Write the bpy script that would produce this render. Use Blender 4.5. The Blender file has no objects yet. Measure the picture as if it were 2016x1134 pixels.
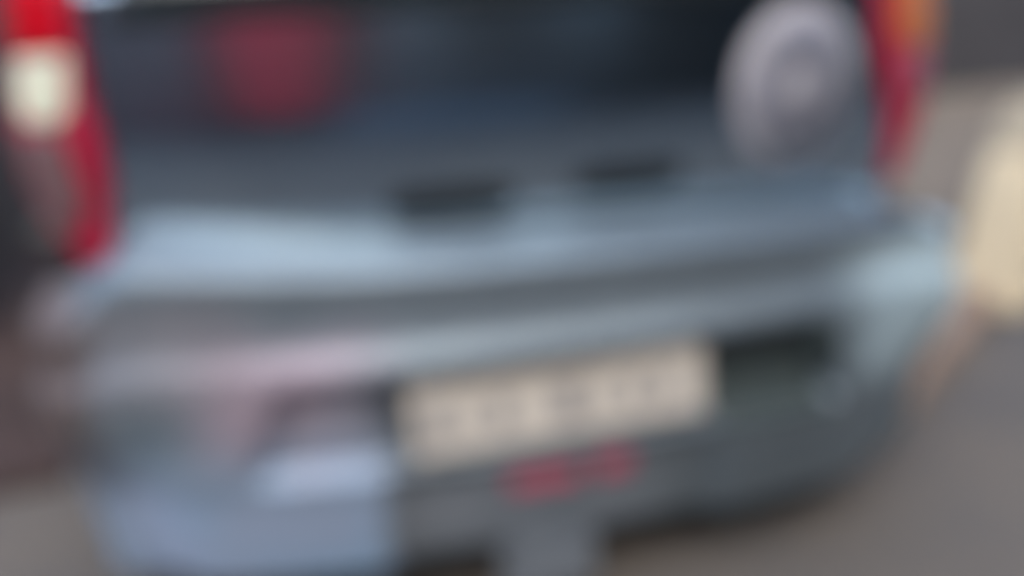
import bpy, bmesh, math, random
from mathutils import Vector, Matrix
random.seed(3)
C = bpy.context.scene.collection
S = bpy.context.scene
R = math.radians

# ------------------------------------------------------------------ camera
CAM = (-0.351, -1.358, 0.966); YAW = 0.2093; PIT = 0.2789; ROLL = -0.0607
F = Vector((math.sin(YAW)*math.cos(PIT), math.cos(YAW)*math.cos(PIT), -math.sin(PIT)))
Rt = F.cross(Vector((0, 0, 1))).normalized(); Up = Rt.cross(F)
R2 = Rt*math.cos(ROLL)+Up*math.sin(ROLL); U2 = -Rt*math.sin(ROLL)+Up*math.cos(ROLL)
cd = bpy.data.cameras.new('camera'); cam = bpy.data.objects.new('camera', cd); C.objects.link(cam)
m = Matrix.Identity(4)
for i in range(3):
    m[i][0] = R2[i]; m[i][1] = U2[i]; m[i][2] = -F[i]; m[i][3] = CAM[i]
cam.matrix_world = m
cd.sensor_width = 36; cd.lens = 0.874*36; cd.clip_start = 0.02; cd.clip_end = 500
cd.dof.use_dof = True; cd.dof.focus_distance = 0.12; cd.dof.aperture_fstop = 4.5   # lens focused far too near: everything soft
S.camera = cam

# ------------------------------------------------------------------ sky, sun
SUN_EL = R(42); SUN_AZ = R(188)       # compass azimuth: behind the camera
w = bpy.data.worlds.new('World'); S.world = w; w.use_nodes = True
nt = w.node_tree; bg = nt.nodes['Background']
sky = nt.nodes.new('ShaderNodeTexSky'); sky.sky_type = 'NISHITA'; sky.sun_disc = False
sky.sun_elevation = SUN_EL; sky.sun_rotation = SUN_AZ; sky.dust_density = 3.0; sky.air_density = 1.0
nt.links.new(sky.outputs[0], bg.inputs[0]); bg.inputs[1].default_value = 0.15
sl = bpy.data.lights.new('sun', 'SUN'); sl.energy = 0.6; sl.angle = R(80); sl.color = (1, .96, .9)
so = bpy.data.objects.new('sun', sl); C.objects.link(so)
sd = Vector((math.sin(SUN_AZ)*math.cos(SUN_EL), math.cos(SUN_AZ)*math.cos(SUN_EL), math.sin(SUN_EL)))
so.rotation_euler = sd.to_track_quat('Z', 'Y').to_euler(); so.location = (0, 0, 20)
S.view_settings.view_transform = 'Standard'; S.view_settings.look = 'None'
S.view_settings.exposure = 1.27; S.view_settings.gamma = 1
S.cycles.filter_width = 4.0

# ------------------------------------------------------------------ helpers
def mat(name, col, rough=.5, metal=0, coat=0, var=0, scale=8, bump=0, spec=.5, col2=None, coat_rough=.05, lo=.35, hi=.65):
    a = bpy.data.materials.new(name); a.use_nodes = True; t = a.node_tree
    b = t.nodes['Principled BSDF']
    b.inputs['Base Color'].default_value = (*col, 1)
    b.inputs['Roughness'].default_value = rough; b.inputs['Metallic'].default_value = metal
    b.inputs['Coat Weight'].default_value = coat; b.inputs['Coat Roughness'].default_value = coat_rough
    b.inputs['Specular IOR Level'].default_value = spec
    if var or col2:
        tc = t.nodes.new('ShaderNodeTexCoord'); n = t.nodes.new('ShaderNodeTexNoise')
        n.inputs['Scale'].default_value = scale; n.inputs['Detail'].default_value = 6
        t.links.new(tc.outputs['Object'], n.inputs['Vector'])
        r = t.nodes.new('ShaderNodeValToRGB')
        r.color_ramp.elements[0].position = lo; r.color_ramp.elements[1].position = hi
        c2 = col2 or tuple(min(1, c*(1+var)) for c in col)
        c1 = col if col2 else tuple(c*(1-var) for c in col)
        r.color_ramp.elements[0].color = (*c1, 1); r.color_ramp.elements[1].color = (*c2, 1)
        t.links.new(n.outputs[0], r.inputs[0]); t.links.new(r.outputs[0], b.inputs['Base Color'])
    if bump:
        tc = t.nodes.new('ShaderNodeTexCoord'); n = t.nodes.new('ShaderNodeTexNoise')
        n.inputs['Scale'].default_value = 160; n.inputs['Detail'].default_value = 4
        t.links.new(tc.outputs['Object'], n.inputs['Vector'])
        bp = t.nodes.new('ShaderNodeBump'); bp.inputs['Strength'].default_value = bump; bp.inputs['Distance'].default_value = .004
        t.links.new(n.outputs[0], bp.inputs['Height']); t.links.new(bp.outputs[0], b.inputs['Normal'])
    return a

def link(name, verts, faces, material, parent=None, smooth=True, kind=None):
    me = bpy.data.meshes.new(name); me.from_pydata(verts, [], faces); me.update()
    bm = bmesh.new(); bm.from_mesh(me); bmesh.ops.recalc_face_normals(bm, faces=bm.faces)
    bm.to_mesh(me); bm.free()
    if smooth:
        me.polygons.foreach_set('use_smooth', [True]*len(me.polygons))
    me.materials.append(material)
    o = bpy.data.objects.new(name, me); C.objects.link(o)
    if parent: o.parent = parent
    if kind: o['kind'] = kind
    return o

def box(name, c, s, material, parent=None, bevel=.004, rz=0, kind=None):
    bm = bmesh.new(); bmesh.ops.create_cube(bm, size=1)
    for v in bm.verts: v.co = Vector((v.co.x*s[0], v.co.y*s[1], v.co.z*s[2]))
    if bevel: bmesh.ops.bevel(bm, geom=bm.edges, offset=bevel, segments=2, affect='EDGES')
    me = bpy.data.meshes.new(name); bm.to_mesh(me); bm.free(); me.materials.append(material)
    o = bpy.data.objects.new(name, me); C.objects.link(o); o.location = c; o.rotation_euler = (0, 0, rz)
    if parent: o.parent = parent
    if kind: o['kind'] = kind
    return o

def sm(a, b, x):
    t = max(0, min(1, (x-a)/(b-a))); return t*t*(3-2*t)
def interp(prof, z):
    for (o0, z0), (o1, z1) in zip(prof, prof[1:]):
        if z0 >= z >= z1:
            t = 0 if z0 == z1 else (z0-z)/(z0-z1); return o0+(o1-o0)*t
    return prof[-1][0]

# ------------------------------------------------------------------ materials
silver = mat('silver_blue_paint', (.57, .69, .78), .20, 1.0, .1, var=.05, scale=5, coat_rough=.08)
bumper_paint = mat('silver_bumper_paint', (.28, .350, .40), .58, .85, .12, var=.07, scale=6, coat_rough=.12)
black_plastic = mat('black_plastic', (.012, .018, .022), .6, spec=.25)
rubber = mat('tyre_rubber', (.025, .025, .027), .8, bump=.3)
glass = mat('dark_glass', (.012, .02, .025), .06, 0, .5)
red_lens = mat('red_lens', (.50, .001, .012), .35, 0, .0, spec=.12)
dark_red_lens = mat('deep_red_lens', (.42, .012, .05), .35, 0, .12)
white_lens = mat('clear_lens', (.78, .82, .66), .15, .1, .12)
smoke_lens = mat('pinkish_lens', (.18, .11, .12), .35, .1, .12)
pink_lens = mat('pink_lens', (.35, .10, .16), .35, .1, .12)
amber_lens = mat('amber_lens', (.50, .14, .03), .35, 0, .12)
sticker_m = mat('sticker_vinyl', (.37, .37, .41), .5, var=.12, scale=14)
sticker_mark = mat('sticker_print', (.23, .24, .29), .5)
sticker_dark = mat('sticker_dark_print', (.13, .14, .18), .5)
plate_m = mat('plate_white', (.78, .75, .67), .45, var=.03)
plate_ink = mat('plate_ink', (.36, .36, .36), .5)
red_vinyl = mat('red_vinyl', (.72, .15, .25), .4)
steel = mat('wheel_alloy', (.5, .5, .52), .35, .8)
asphalt = mat('asphalt', (.115, .110, .104), .85, col2=(.17, .148, .122), scale=1.6, bump=.5)
soil = mat('brown_soil', (.055, .033, .028), .9, var=.3, scale=2, bump=.5)
paving = mat('tan_paving', (.20, .165, .125), .85, var=.12, scale=3, bump=.3)
kerb_m = mat('cream_kerb_paint', (.70, .62, .44), .7, var=.08, scale=5, bump=.3)
kerb_stone_m = mat('tan_kerb_stone', (.34, .25, .19), .8, var=.1, scale=5, bump=.3)
wall_dark = mat('dark_grey_render', (.045, .044, .049), .9, var=.15, scale=2, bump=.3)
wall_brown = mat('brown_render', (.065, .041, .032), .9, var=.2, scale=2, bump=.3)
added_facade = mat('added_facade_render', (.014, .020, .024), .85, spec=.1, var=.15, scale=1, bump=.3)
tongue_m = mat('worn_grey_plastic', (.17, .20, .23), .6, var=.15)
maroon = mat('maroon_reflection', (.075, .010, .022), .6, var=.15)
pale_reflection_m = mat('blue_grey_reflection', (.16, .20, .24), .7, var=.1)
red_reflection_m = mat('red_reflection_matte', (.95, .01, .06), .8)
coping_m = mat('weathered_coping', (.40, .36, .27), .8, var=.15, scale=5, bump=.3)
recess_shade_m = mat('recess_shade_grey', (.06, .085, .09), .5, var=.05)

def blend_masks(a, layers):
    """tint and painted-light layers: each (colour, colour2, noise scale, [(axis, from, to), ...]) shows where all its ramps are 1"""
    t = a.node_tree; b = t.nodes['Principled BSDF']; L = t.links
    tc = t.nodes.new('ShaderNodeTexCoord'); wob = t.nodes.new('ShaderNodeTexNoise'); wob.inputs['Scale'].default_value = 5
    L.new(tc.outputs['Object'], wob.inputs['Vector'])
    sub = t.nodes.new('ShaderNodeVectorMath'); sub.operation = 'SUBTRACT'; sub.inputs[1].default_value = (.5, .5, .5)
    L.new(wob.outputs['Color'], sub.inputs[0])
    sc = t.nodes.new('ShaderNodeVectorMath'); sc.operation = 'MULTIPLY_ADD'; sc.inputs[1].default_value = (.04, .04, .10)
    L.new(sub.outputs[0], sc.inputs[0]); L.new(tc.outputs['Object'], sc.inputs[2])
    sep = t.nodes.new('ShaderNodeSeparateXYZ'); L.new(sc.outputs[0], sep.inputs[0])
    cur = b.inputs['Base Color'].links[0].from_socket; met = None; m0 = b.inputs['Metallic'].default_value
    for c1, c2, nscale, amt, ramps in layers:
        f = None
        for ax, u, v in ramps:
            mr = t.nodes.new('ShaderNodeMapRange'); mr.interpolation_type = 'SMOOTHSTEP'
            lo_, hi_ = (u, v) if u < v else (v, u)
            mr.inputs['From Min'].default_value = lo_; mr.inputs['From Max'].default_value = hi_
            mr.inputs['To Min'].default_value = 0 if u < v else 1; mr.inputs['To Max'].default_value = 1 if u < v else 0
            L.new(sep.outputs[ax], mr.inputs['Value'])
            if f is None: f = mr.outputs[0]
            else:
                mu = t.nodes.new('ShaderNodeMath'); mu.operation = 'MULTIPLY'; L.new(f, mu.inputs[0]); L.new(mr.outputs[0], mu.inputs[1]); f = mu.outputs[0]
        mu = t.nodes.new('ShaderNodeMath'); mu.operation = 'MULTIPLY'; L.new(f, mu.inputs[0]); mu.inputs[1].default_value = amt; f = mu.outputs[0]
        n = t.nodes.new('ShaderNodeTexNoise'); n.inputs['Scale'].default_value = nscale; L.new(tc.outputs['Object'], n.inputs['Vector'])
        cr = t.nodes.new('ShaderNodeValToRGB'); cr.color_ramp.elements[0].position = .4; cr.color_ramp.elements[1].position = .6
        cr.color_ramp.elements[0].color = (*c1, 1); cr.color_ramp.elements[1].color = (*c2, 1); L.new(n.outputs[0], cr.inputs[0])
        mx = t.nodes.new('ShaderNodeMix'); mx.data_type = 'RGBA'
        inv = t.nodes.new('ShaderNodeMath'); inv.operation = 'MULTIPLY_ADD'; inv.inputs[1].default_value = -1; inv.inputs[2].default_value = 1
        L.new(f, inv.inputs[0]); mm = t.nodes.new('ShaderNodeMath'); mm.operation = 'MULTIPLY'; L.new(inv.outputs[0], mm.inputs[0])
        if met is None: mm.inputs[1].default_value = m0
        else: L.new(met, mm.inputs[1])
        met = mm.outputs[0]
        L.new(f, mx.inputs[0]); L.new(cur, mx.inputs[6]); L.new(cr.outputs[0], mx.inputs[7]); cur = mx.outputs[2]
    L.new(cur, b.inputs['Base Color']); L.new(met, b.inputs['Metallic'])      # the tinted areas lose the metallic lustre
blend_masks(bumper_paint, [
    ((.31, .50, .72), (.38, .49, .67), 4.0, 1.0, [(2, .46, .24), (0, -.27, -.31), (0, -.88, -.66)]),      # sky reflection painted into the lower left
    ((.56, .36, .43), (.60, .42, .52), 5.0, .55, [(2, .30, .44), (2, .60, .50), (0, -.22, -.42), (0, -.62, -.50)]),   # pinkish band on the left
    ((.42, .58, .66), (.48, .64, .70), 5.0, .85, [(0, .44, .62), (2, .30, .40), (2, .62, .56)]),             # sky brightness painted onto the right corner
    ((.20, .24, .28), (.28, .32, .37), 5.0, .8, [(0, .30, .0), (0, -.32, -.29), (2, .32, .24)]),          # paler grey middle of the skirt
    ((.16, .15, .17), (.22, .20, .22), 6.0, .62, [(0, -.34, -.60), (2, .46, .50), (2, .63, .59)]),          # dim reflection under the step, put into the colour
    ((.10, .07, .065), (.15, .11, .10), 6.0, .95, [(0, -.66, -.76), (2, .20, .45)]),                        # dark brown reflection coloured onto the left corner
])


# ------------------------------------------------------------------ ground and surroundings
box('ground', (0, 0, -.25), (300, 300, .5), asphalt, bevel=0, kind='structure')
KD = Vector((.78, .625)).normalized(); KN = Vector((-KD.y, KD.x)); KO = Vector((1.02, .47))   # kerb line on the ground
ka = math.atan2(KD.y, KD.x)
def kp(a, b): p = KO+KD*a+KN*b; return (p.x, p.y)
box('soil_bed', (-2.2, 2.1, -.0), (2.0, 3.0, .06), soil, bevel=.01, rz=R(8), kind='structure')
kerb = bpy.data.objects.new('kerb', None); C.objects.link(kerb); kerb['kind'] = 'structure'
for i in range(0, 4):
    x, y = kp(-.05+i*.5, .12)
    box('kerb_stone', (x, y, .035), (.49, .32, .07), kerb_stone_m, kerb, .012, ka)
x, y = kp(9.85, 3.43)
box('pavement', (x, y, .03), (20, 6.2, .06), paving, bevel=0, rz=ka, kind='structure')

def wall(name, c, s, rz, material, label):
    r = bpy.data.objects.new(name, None); C.objects.link(r); r.location = (c[0], c[1], 0); r.rotation_euler = (0, 0, rz)
    r['label'] = label; r['category'] = 'wall'
    box('wall_panel', (0, 0, s[2]/2), s, material, r, .01)
    box('coping', (0, 0, s[2]+.04), (s[0]+.02, s[1]+.06, .08), material, r, .01)
    return r
wall('boundary_wall', (6.5, 7.5), (12, .25, 2.6), R(0), wall_dark, 'dark grey rendered wall beyond the tan pavement at upper right')
cw = bpy.data.objects.new('low_wall', None); C.objects.link(cw); cw.location = (1.73, 1.04, 0); cw.rotation_euler = (0, 0, R(30))
cw['label'] = 'low cream painted wall starting just past the right corner of the bumper'; cw['category'] = 'wall'
def battered(name, x0, x1, w0, w1, z0, z1, bat, material, parent):
    vs = []
    for z, hw, xs in ((z0, w0/2, x0), (z1, w1/2, x0+bat)): vs += [(xs, -hw, z), (x1, -hw, z), (x1, hw, z), (xs, hw, z)]
    o = link(name, vs, [(0, 1, 5, 4), (1, 2, 6, 5), (2, 3, 7, 6), (3, 0, 4, 7), (4, 5, 6, 7), (0, 3, 2, 1)], material, parent, smooth=False)
    md = o.modifiers.new('round', 'BEVEL'); md.width = .03; md.segments = 4
    return o
battered('wall_body', -.04, 6, .26, .18, 0, .50, .17, kerb_m, cw)
battered('coping', .125, 6.02, .20, .12, .497, .66, .12, coping_m, cw)
wall('garden_wall', (-2.28, 5.6), (8, .25, 2.1), R(98), wall_brown, 'dark brown wall on the left behind the car')

# ------------------------------------------------------------------ the car
car = bpy.data.objects.new('parked_car', None); C.objects.link(car)
car['label'] = 'silver-blue hatchback seen close from behind, with a round grey sticker on its tailgate'; car['category'] = 'car'

def ybase(x): return -.10+.23*abs(x)**2.5
XA = .725; SIDE = .81; ARCY = ybase(XA)
_half = [(i*.01, ybase(i*.01)) for i in range(0, 74)]
n = 12
for i in range(1, n+1):                                  # rounded rear corner, then the flank
    a = i/n*math.pi/2
    _half.append((XA+(SIDE-XA)*math.sin(a), ARCY+.0+.14*(1-math.cos(a))))
yc = _half[-1][1]
LEN = 3.65
k = int((LEN-.4-yc)/.04)
for i in range(1, k+1): _half.append((SIDE, yc+i*(LEN-.4-yc)/k))
for i in range(1, 13):
    a = i/12*math.pi/2
    _half.append((SIDE-.35*(1-math.cos(a)), LEN-.4+.35*math.sin(a)))
for i in range(1, 12): _half.append((.48*(1-i/11), LEN-.05+.05*math.sin(i/11*math.pi/2)))
def normals(pts):
    out = []
    for i in range(len(pts)):
        a = pts[max(0, i-1)]; b = pts[min(len(pts)-1, i+1)]
        if i == 0: a = (-b[0], b[1])
        if i == len(pts)-1: b = (-a[0], a[1])
        d = Vector((b[0]-a[0], b[1]-a[1])).normalized(); out.append((d.y, -d.x))
    return out
_hn = normals(_half)
def plan_pt(i, off):                                     # i may be negative: mirrored side
    j = abs(i); x = _half[j][0]+_hn[j][0]*off; y = _half[j][1]+_hn[j][1]*off
    if j == 0: x = 0
    return (x if i >= 0 else -x, y)
N = len(_half)-1
def sweep(name, i0, i1, zs, offf, material, parent, keep=None, zf=None):
    idx = list(range(i0, i1+1)); vs = []; fs = []
    for z in zs:
        for i in idx:
            x, y = plan_pt(i, offf(i, z)); vs.append((x, y, zf(i, z) if zf else z))
    L = len(idx)
    for a in range(len(zs)-1):
        for b in range(L-1):
            if keep and not keep(vs[a*L+b], vs[(a+1)*L+b+1]): continue
            fs.append((a*L+b, a*L+b+1, (a+1)*L+b+1, (a+1)*L+b))
    return link(name, vs, fs, material, parent)
def rng(a, b, st):
    k = max(1, round((a-b)/st)); return [a-(a-b)*i/k for i in range(k+1)]

def lean(z): return (.50*max(0, .86-z)**2)+.08*max(0, z-.86)+.45*max(0, z-1.06)
def in_arch(p, q):                                       # wheel openings
    y = (p[1]+q[1])/2; z = (p[2]+q[2])/2
    if abs(p[0]) < .75: return True
    return all((y-wy)**2+(z-.29)**2 > .335**2 for wy in (.66, 3.02))
# lower body shell, just inside the panels
body_prof = lambda z: -.148-lean(z)+(.0 if z > .5 else -.02)
def body_off(i, z):
    j = abs(i); x, y = _half[j]
    side = sm(.02, .10, y)                               # the flank itself is full width
    return body_prof(z)*(1-side)+side*(-.065-.06*max(0, z-.7)-.05*max(0, .4-z))-.05*sm(.55, .64, x)*(1-sm(.25, .5, y))
body = sweep('body_shell', -N, N, rng(.96, .2, .04), body_off, silver, car, keep=in_arch)
# greenhouse
vs = []; fs = []; zs = [.96, 1.0, 1.1, 1.2, 1.3, 1.36, 1.40, 1.42]
ring = list(range(-N, N, 2))
for z in zs:
    t = (z-.96)/.46
    for i in ring:
        x, y = plan_pt(i, body_off(i, .96)+.03*(1-sm(.1, .4, _half[abs(i)][1])))
        x *= (1 if _half[abs(i)][1] > .3 else .90)-.22*t-.12*max(0, t-.85)/.15
        y0, y1 = .03, 2.55
        yy = y0+(min(y, LEN-.1)-0.03)/(LEN-.1)*(y1-y0)+(.0)
        yy += t*.22*(1-(yy-y0)/(y1-y0))-t*.75*((yy-y0)/(y1-y0))
        vs.append((x, yy, z))
L = len(ring)
for a in range(len(zs)-1):
    for b in range(L): fs.append((a*L+b, a*L+(b+1) % L, (a+1)*L+(b+1) % L, (a+1)*L+b))
fs.append(tuple((len(zs)-1)*L+b for b in range(L)))
link('cabin', vs, fs, silver, car, smooth=True)
# bonnet
link('bonnet', [(-.70, 2.35, .965), (.70, 2.35, .965), (.62, 3.45, .90), (-.62, 3.45, .90), (-.78, 2.35, .93), (.78, 2.35, .93), (.78, 3.2, .86), (-.78, 3.2, .86)],
     [(0, 1, 2, 3), (1, 5, 6, 2), (0, 3, 7, 4)], silver, car)

# tailgate panel
TX = [i*.01 for i in range(-65, 66)]
def ytail(x, z, off=0): return ybase(x)+.108+lean(z)-off
def tail_patch(name, poly_zs, xl, xr, off, material, parent, dx=.01):
    vs = []; fs = []; L = None
    for z in poly_zs:
        a, b = xl(z), xr(z); k = 60; L = k+1
        for i in range(k+1):
            x = a+(b-a)*i/k; vs.append((x, ytail(x, z, off), z))
    for a in range(len(poly_zs)-1):
        for b in range(L-1): fs.append((a*L+b, a*L+b+1, (a+1)*L+b+1, (a+1)*L+b))
    o = link(name, vs, fs, material, parent)
    md = o.modifiers.new('thick', 'SOLIDIFY'); md.thickness = .012; md.offset = -1
    return o
tg = tail_patch('tailgate', rng(1.07, .61, .01), lambda z: -.70, lambda z: .70, .0, silver, car)
rw = tail_patch('rear_window', rng(1.33, 1.02, .02), lambda z: -.60+.10*(z-1), lambda z: .60-.10*(z-1), .004, glass, car)
tail_patch('window_seal', rng(1.030, 1.006, .004), lambda z: -.62, lambda z: .62, .009, black_plastic, tg)
# two dark slots in the tailgate's lower edge
def rounded_slot(x0, x1, zc, h, material, parent, name):
    vs = []; fs = []; ring = []
    xc = (x0+x1)/2; hw = (x1-x0)/2
    for k in range(32):
        a = 2*math.pi*k/32; c = math.cos(a); s = math.sin(a)
        ring.append((xc+hw*math.copysign(abs(c)**.5, c), zc+h/2*math.copysign(abs(s)**.6, s)))
    for off, sc in ((.0005, 1.03), (.006, 1.0), (.0015, .95)):
        for (x, z) in ring:
            xx = xc+(x-xc)*sc; zz = zc+(z-zc)*sc
            vs.append((xx, ytail(xx, zz, off), zz))
    for r in range(2):
        for k in range(32): fs.append((r*32+k, r*32+(k+1) % 32, (r+1)*32+(k+1) % 32, (r+1)*32+k))
    fs.append(tuple(64+k for k in range(32)))
    return link(name, vs, fs, material, parent, smooth=False)
rounded_slot(-.245, -.045, .714, .046, black_plastic, tg, 'handle_recess')
rounded_slot(.055, .240, .724, .046, black_plastic, tg, 'handle_recess')
# round sticker
def disc(name, xc, zc, rx, rz, tilt, off, material, parent, th=.0015):
    vs = [(xc, ytail(xc, zc, off+th), zc)]; fs = []
    K = 48
    for r in (.5, 1):
        for k in range(K):
            a = 2*math.pi*k/K; u = rx*r*math.cos(a); v = rz*r*math.sin(a)
            x = xc+u*math.cos(tilt)-v*math.sin(tilt); z = zc+u*math.sin(tilt)+v*math.cos(tilt)
            vs.append((x, ytail(x, z, off+th), z))
    for k in range(K):
        fs.append((0, 1+k, 1+(k+1) % K)); fs.append((1+k, 1+K+k, 1+K+(k+1) % K, 1+(k+1) % K))
    o = link(name, vs, fs, material, parent)
    md = o.modifiers.new('thick', 'SOLIDIFY'); md.thickness = th
    return o
st = disc('round_sticker', .461, .848, .125, .142, -.40, .001, sticker_m, tg)
st['label'] = 'round pale grey sticker with a darker printed middle'
inner = disc('printed_disc', .461, .854, .094, .108, -.40, .003, sticker_mark, st)
for dx, dz, a_, b_, tl_ in ((-.035, .055, .034, .022, .5), (.045, .050, .020, .032, .2), (.035, -.055, .034, .018, .5), (.0, -.005, .026, .034, -.5)):
    disc('printed_mark', .463+dx, .854+dz, a_, b_, tl_, .005, sticker_dark if abs(dz) > .02 else sticker_m, st)

# tail lamps: outline pieces on the rear corner
def y_corner(x, z, off):
    ax = abs(x)
    if ax <= .70: y = ybase(ax)
    else:
        y = ybase(.70)+ (ax-.70)*.30+ 1.6*(ax-.70)**2
    return y+.108+lean(z)-off
def lens(name, poly, off, material, parent, label=None):
    bm = bmesh.new(); vs = [bm.verts.new((x, 0, z)) for x, z in poly]; bm.faces.new(vs)
    bmesh.ops.triangulate(bm, faces=bm.faces)
    for _ in range(4): bmesh.ops.subdivide_edges(bm, edges=bm.edges[:], cuts=1, use_grid_fill=True)
    for v in bm.verts: v.co.y = y_corner(v.co.x, v.co.z, off)
    me = bpy.data.meshes.new(name); bm.to_mesh(me); bm.free(); me.materials.append(material)
    me.polygons.foreach_set('use_smooth', [True]*len(me.polygons))
    o = bpy.data.objects.new(name, me); C.objects.link(o); o.parent = parent
    md = o.modifiers.new('thick', 'SOLIDIFY'); md.thickness = .012; md.offset = 1 if poly_cw(poly) else -1
    if label: o['label'] = label
    return o
def poly_cw(p):
    return sum(a[0]*b[1]-b[0]*a[1] for a, b in zip(p, p[1:]+p[:1])) < 0
LO = [(-.755, 1.12), (-.662, 1.12), (-.672, .97), (-.688, .86), (-.662, .74), (-.684, .585), (-.728, .665), (-.775, .77), (-.782, .86), (-.768, .97)]
tl = lens('tail_light', LO, .006, dark_red_lens, car, 'left tail light, red over white with a pink foot')
lens('brake_lens', [(-.752, 1.12), (-.664, 1.12), (-.673, .978), (-.764, .978)], .014, red_lens, tl, 'bright red upper lens')
lens('reversing_lens', [(-.758, .970), (-.680, .970), (-.692, .895), (-.715, .872), (-.760, .880), (-.768, .91)], .014, white_lens, tl, 'white reversing lens')
lens('fog_lens', [(-.776, .862), (-.712, .858), (-.695, .755), (-.728, .70), (-.770, .775)], .014, smoke_lens, tl, 'dull pinkish lens')
RO = [(.630, 1.12), (.77, 1.12), (.78, .90), (.768, .80), (.722, .665), (.690, .655), (.668, .80), (.636, .93)]
tr = lens('tail_light', RO, .006, dark_red_lens, car, 'right tail light, red with amber upper lens')
lens('indicator_lens', [(.665, 1.12), (.768, 1.12), (.775, .915), (.735, .890), (.682, .915)], .014, amber_lens, tr, 'amber indicator lens')
lens('reversing_lens', [(.700, .895), (.765, .885), (.755, .815), (.708, .810)], .014, pink_lens, tr, 'pink lens below the amber one')

# bumper
BP = [(-.115, .700), (-.095, .692), (-.030, .668), (-.004, .650), (.0, .635), (-.004, .612), (-.003, .595), (-.004, .565), (-.002, .542),
      (.004, .525), (.014, .507), (.018, .49), (.018, .46), (.010, .33), (.0, .30), (-.025, .20), (-.045, .125), (-.10, .10)]
def bump_off(i, z):
    j = abs(i); x, y = _half[j]
    s = x if i >= 0 else -x
    o = interp(BP, z)
    if j <= 80:                                          # recess for the number plate
        xe = .435+.05*(.46-z)/.13
        mk = (1-sm(xe-.012, xe+.02, abs(s)))*sm(.312, .340, z)*(1-sm(.466, .482, z))
        o -= (.075-.035*(1-sm(-.34, -.24, s)))*mk
        mk2 = sm(-.300, -.288, s)*(1-sm(.27, .29, s))*(1-sm(.30, .322, z))
        o -= .030*mk2
    o -= .05*sm(.58, .74, x)*(1-sm(.28, .45, z))
    side = sm(.0, .12, y) if x > .7 else 0
    o = o*(1-side)+side*(.5*o+.0 if z < .6 else o*.35)
    return o
zs = rng(.700, .100, .006)
TAB = [(-.9, .02), (-.65, .022), (-.5, .006), (-.3, -.018), (-.1, -.028), (.2, -.036), (.65, -.065), (.9, -.065)]
def lerp_tab(x):
    for (a, u), (b, v) in zip(TAB, TAB[1:]):
        if a <= x <= b: return u+(v-u)*(x-a)/(b-a)
    return 0
def droop(i, z):                                         # the ledge drops away beside the tail lamps
    j = abs(i); x, y = _half[j]
    sx = x if i >= 0 else -x
    z += lerp_tab(sx)*sm(.60, .70, z)                    # its upper edge sinks towards the right
    return z-(.085 if sx < 0 else .05)*sm(.64, .76, x)*sm(.42, .68, z)
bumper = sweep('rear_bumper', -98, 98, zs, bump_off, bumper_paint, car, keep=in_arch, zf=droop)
# lower shelf that closes the bumper's underside
box('underbody', (0, 1.75, .22), (1.35, 3.3, .10), black_plastic, car, .01)

# number plate
PY = -.088
plate = box('number_plate', (-.013, PY, .402), (.486, .008, .124), plate_m, car, .002)
for xc, wd, ht in ((-.205, .038, .060), (-.150, .014, .050), (-.095, .030, .055), (.010, .046, .066), (.062, .012, .050), (.120, .030, .050), (.175, .030, .050)):
    box('plate_mark', (xc, -.0052, -.004), (wd, .002, ht), plate_ink, plate, .0006)
plate.rotation_euler = (0, R(-1.3), 0)
for zz in (-.059, .059): box('plate_rim', (0, -.0055, zz), (.486, .003, .005), plate_ink, plate, .001)
for xx in (-.2405, .2405): box('plate_rim', (xx, -.0055, 0), (.005, .003, .112), plate_ink, plate, .001)
# centre tongue under the plate
box('lower_tongue', (-.035, -.045, .085), (.17, .03, .11), tongue_m, car, .012)
#red under the plate
def bumper_patch(name, x0, x1, z0, z1, off, material, parent):
    i0, i1 = round(x0*100) if x0 > -.74 else -90, round(x1*100); vs = []; fs = []; zz = rng(z1, z0, .01); idx = range(i0, i1+1)
    for z in zz:
        for i in idx:
            x, y = plan_pt(i, bump_off(i, z)+off); vs.append((x, y, z))
    L = len(idx)
    for a in range(len(zz)-1):
        for b in range(L-1): fs.append((a*L+b, a*L+b+1, (a+1)*L+b+1, (a+1)*L+b))
    o = link(name, vs, fs, material, parent); md = o.modifiers.new('t', 'SOLIDIFY'); md.thickness = .0015; return o
bumper_patch('recess_shade', .262, .485, .312, .470, .006, recess_shade_m, bumper)  # dark sheet standing in for shade right of the plate
bumper_patch('red_sticker', -.10, .02, .235, .272, .003, red_vinyl, bumper)
bumper_patch('red_sticker', .05, .11, .238, .285, .003, red_vinyl, bumper)

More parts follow.
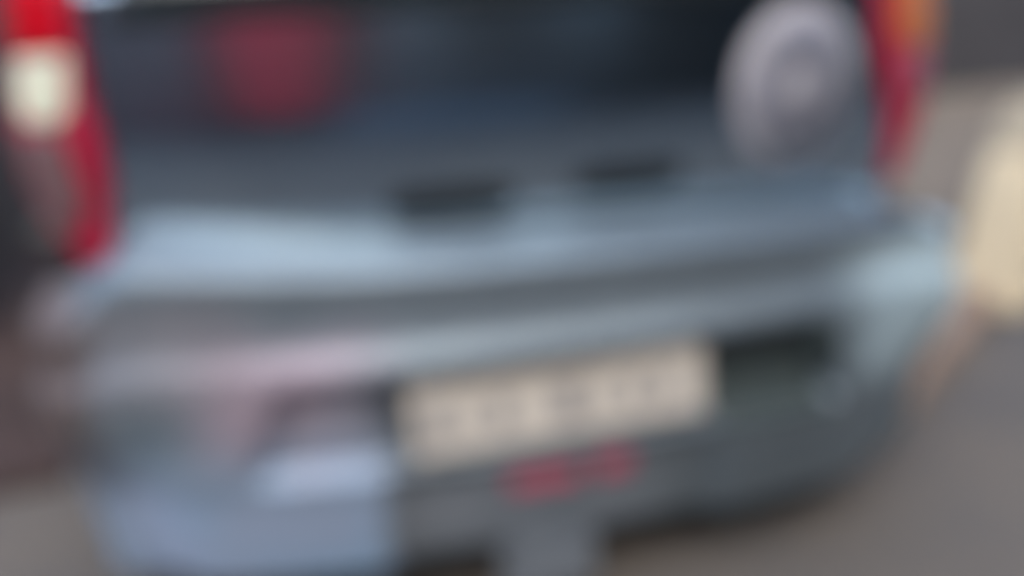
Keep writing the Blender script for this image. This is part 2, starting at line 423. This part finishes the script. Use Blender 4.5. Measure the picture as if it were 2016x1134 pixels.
# wheels
def wheel(x, y):
    bm = bmesh.new(); prof = [(.20, -.08), (.27, -.085), (.285, -.06), (.29, 0), (.285, .06), (.27, .085), (.20, .08)]; K = 40
    rows = []
    for r, u in prof: rows.append([bm.verts.new((u, r*math.cos(2*math.pi*q/K), r*math.sin(2*math.pi*q/K))) for q in range(K)])
    for a, b in zip(rows, rows[1:]+rows[:1]):
        for q in range(K): bm.faces.new((a[q], a[(q+1) % K], b[(q+1) % K], b[q]))
    me = bpy.data.meshes.new('wheel'); bm.to_mesh(me); bm.free(); me.materials.append(rubber)
    o = bpy.data.objects.new('wheel', me); C.objects.link(o); o.location = (x, y, .29); o.parent = car
    bm = bmesh.new(); bmesh.ops.create_cone(bm, cap_ends=True, segments=40, radius1=.2, radius2=.2, depth=.12)
    bmesh.ops.rotate(bm, verts=bm.verts, matrix=Matrix.Rotation(R(90), 3, 'Y'))
    me = bpy.data.meshes.new('rim'); bm.to_mesh(me); bm.free(); me.materials.append(steel)
    q = bpy.data.objects.new('rim', me); C.objects.link(q); q.parent = o
for x in (-.72, .72):
    for y in (.66, 3.02): wheel(x, y)

# ------------------------------------------------------------------ unseen shapes added behind the photographer, mirrored in the paint
b = bpy.data.objects.new('building', None); C.objects.link(b); b.location = (0, -7, 0)  # unseen house front, added for its reflection
b['label'] = 'unseen dark house front added across the street, mirrored in the car paint'; b['category'] = 'building'
box('added_facade', (0, 0, 2.9), (26, .4, 5.8), added_facade, b, .02)

bm = bmesh.new(); bmesh.ops.create_uvsphere(bm, u_segments=32, v_segments=16, radius=1)
for v in bm.verts: v.co = Vector((v.co.x*1.3, max(-.3, v.co.y)*.6, v.co.z*2.0))
me = bpy.data.meshes.new('red_reflection_form'); bm.to_mesh(me); bm.free(); me.materials.append(red_reflection_m)
red_form = bpy.data.objects.new('red_reflection_form', me); C.objects.link(red_form); red_form.parent = b; red_form.location = (-2.45, .4, 3.1)  # unseen red form, added and shaped for its reflection in the tailgate
box('maroon_reflection_panel', (-5.8, .21, 1.6), (3.6, .03, 3.2), maroon, b, .01)  # added out of view to tint the tailgate's left reflection maroon
sh = box('pale_reflection_panel', (.3, .215, .62), (3.4, .03, 1.24), pale_reflection_m, b, .01)  # pale panel added out of view to lighten the middle reflection
for i in range(-4, 5):
    wdw = box('added_window', (i*2.6, .19, 2.6), (1.2, .1, 1.3), wall_dark, b, .01)
    box('pane', (0, .052, 0), (1.05, .01, 1.15), glass, wdw, 0)

b2 = bpy.data.objects.new('building', None); C.objects.link(b2); b2.location = (8.5, -5.5, 0)  # unseen block, added to darken reflections on the right
b2['label'] = 'tall dark block added unseen behind the photographer to darken reflections on the right'; b2['category'] = 'building'
box('dark_reflection_block', (0, 0, 5), (7, 5, 10), added_facade, b2, .02)  # added out of view so the right of the ledge mirrors something dark
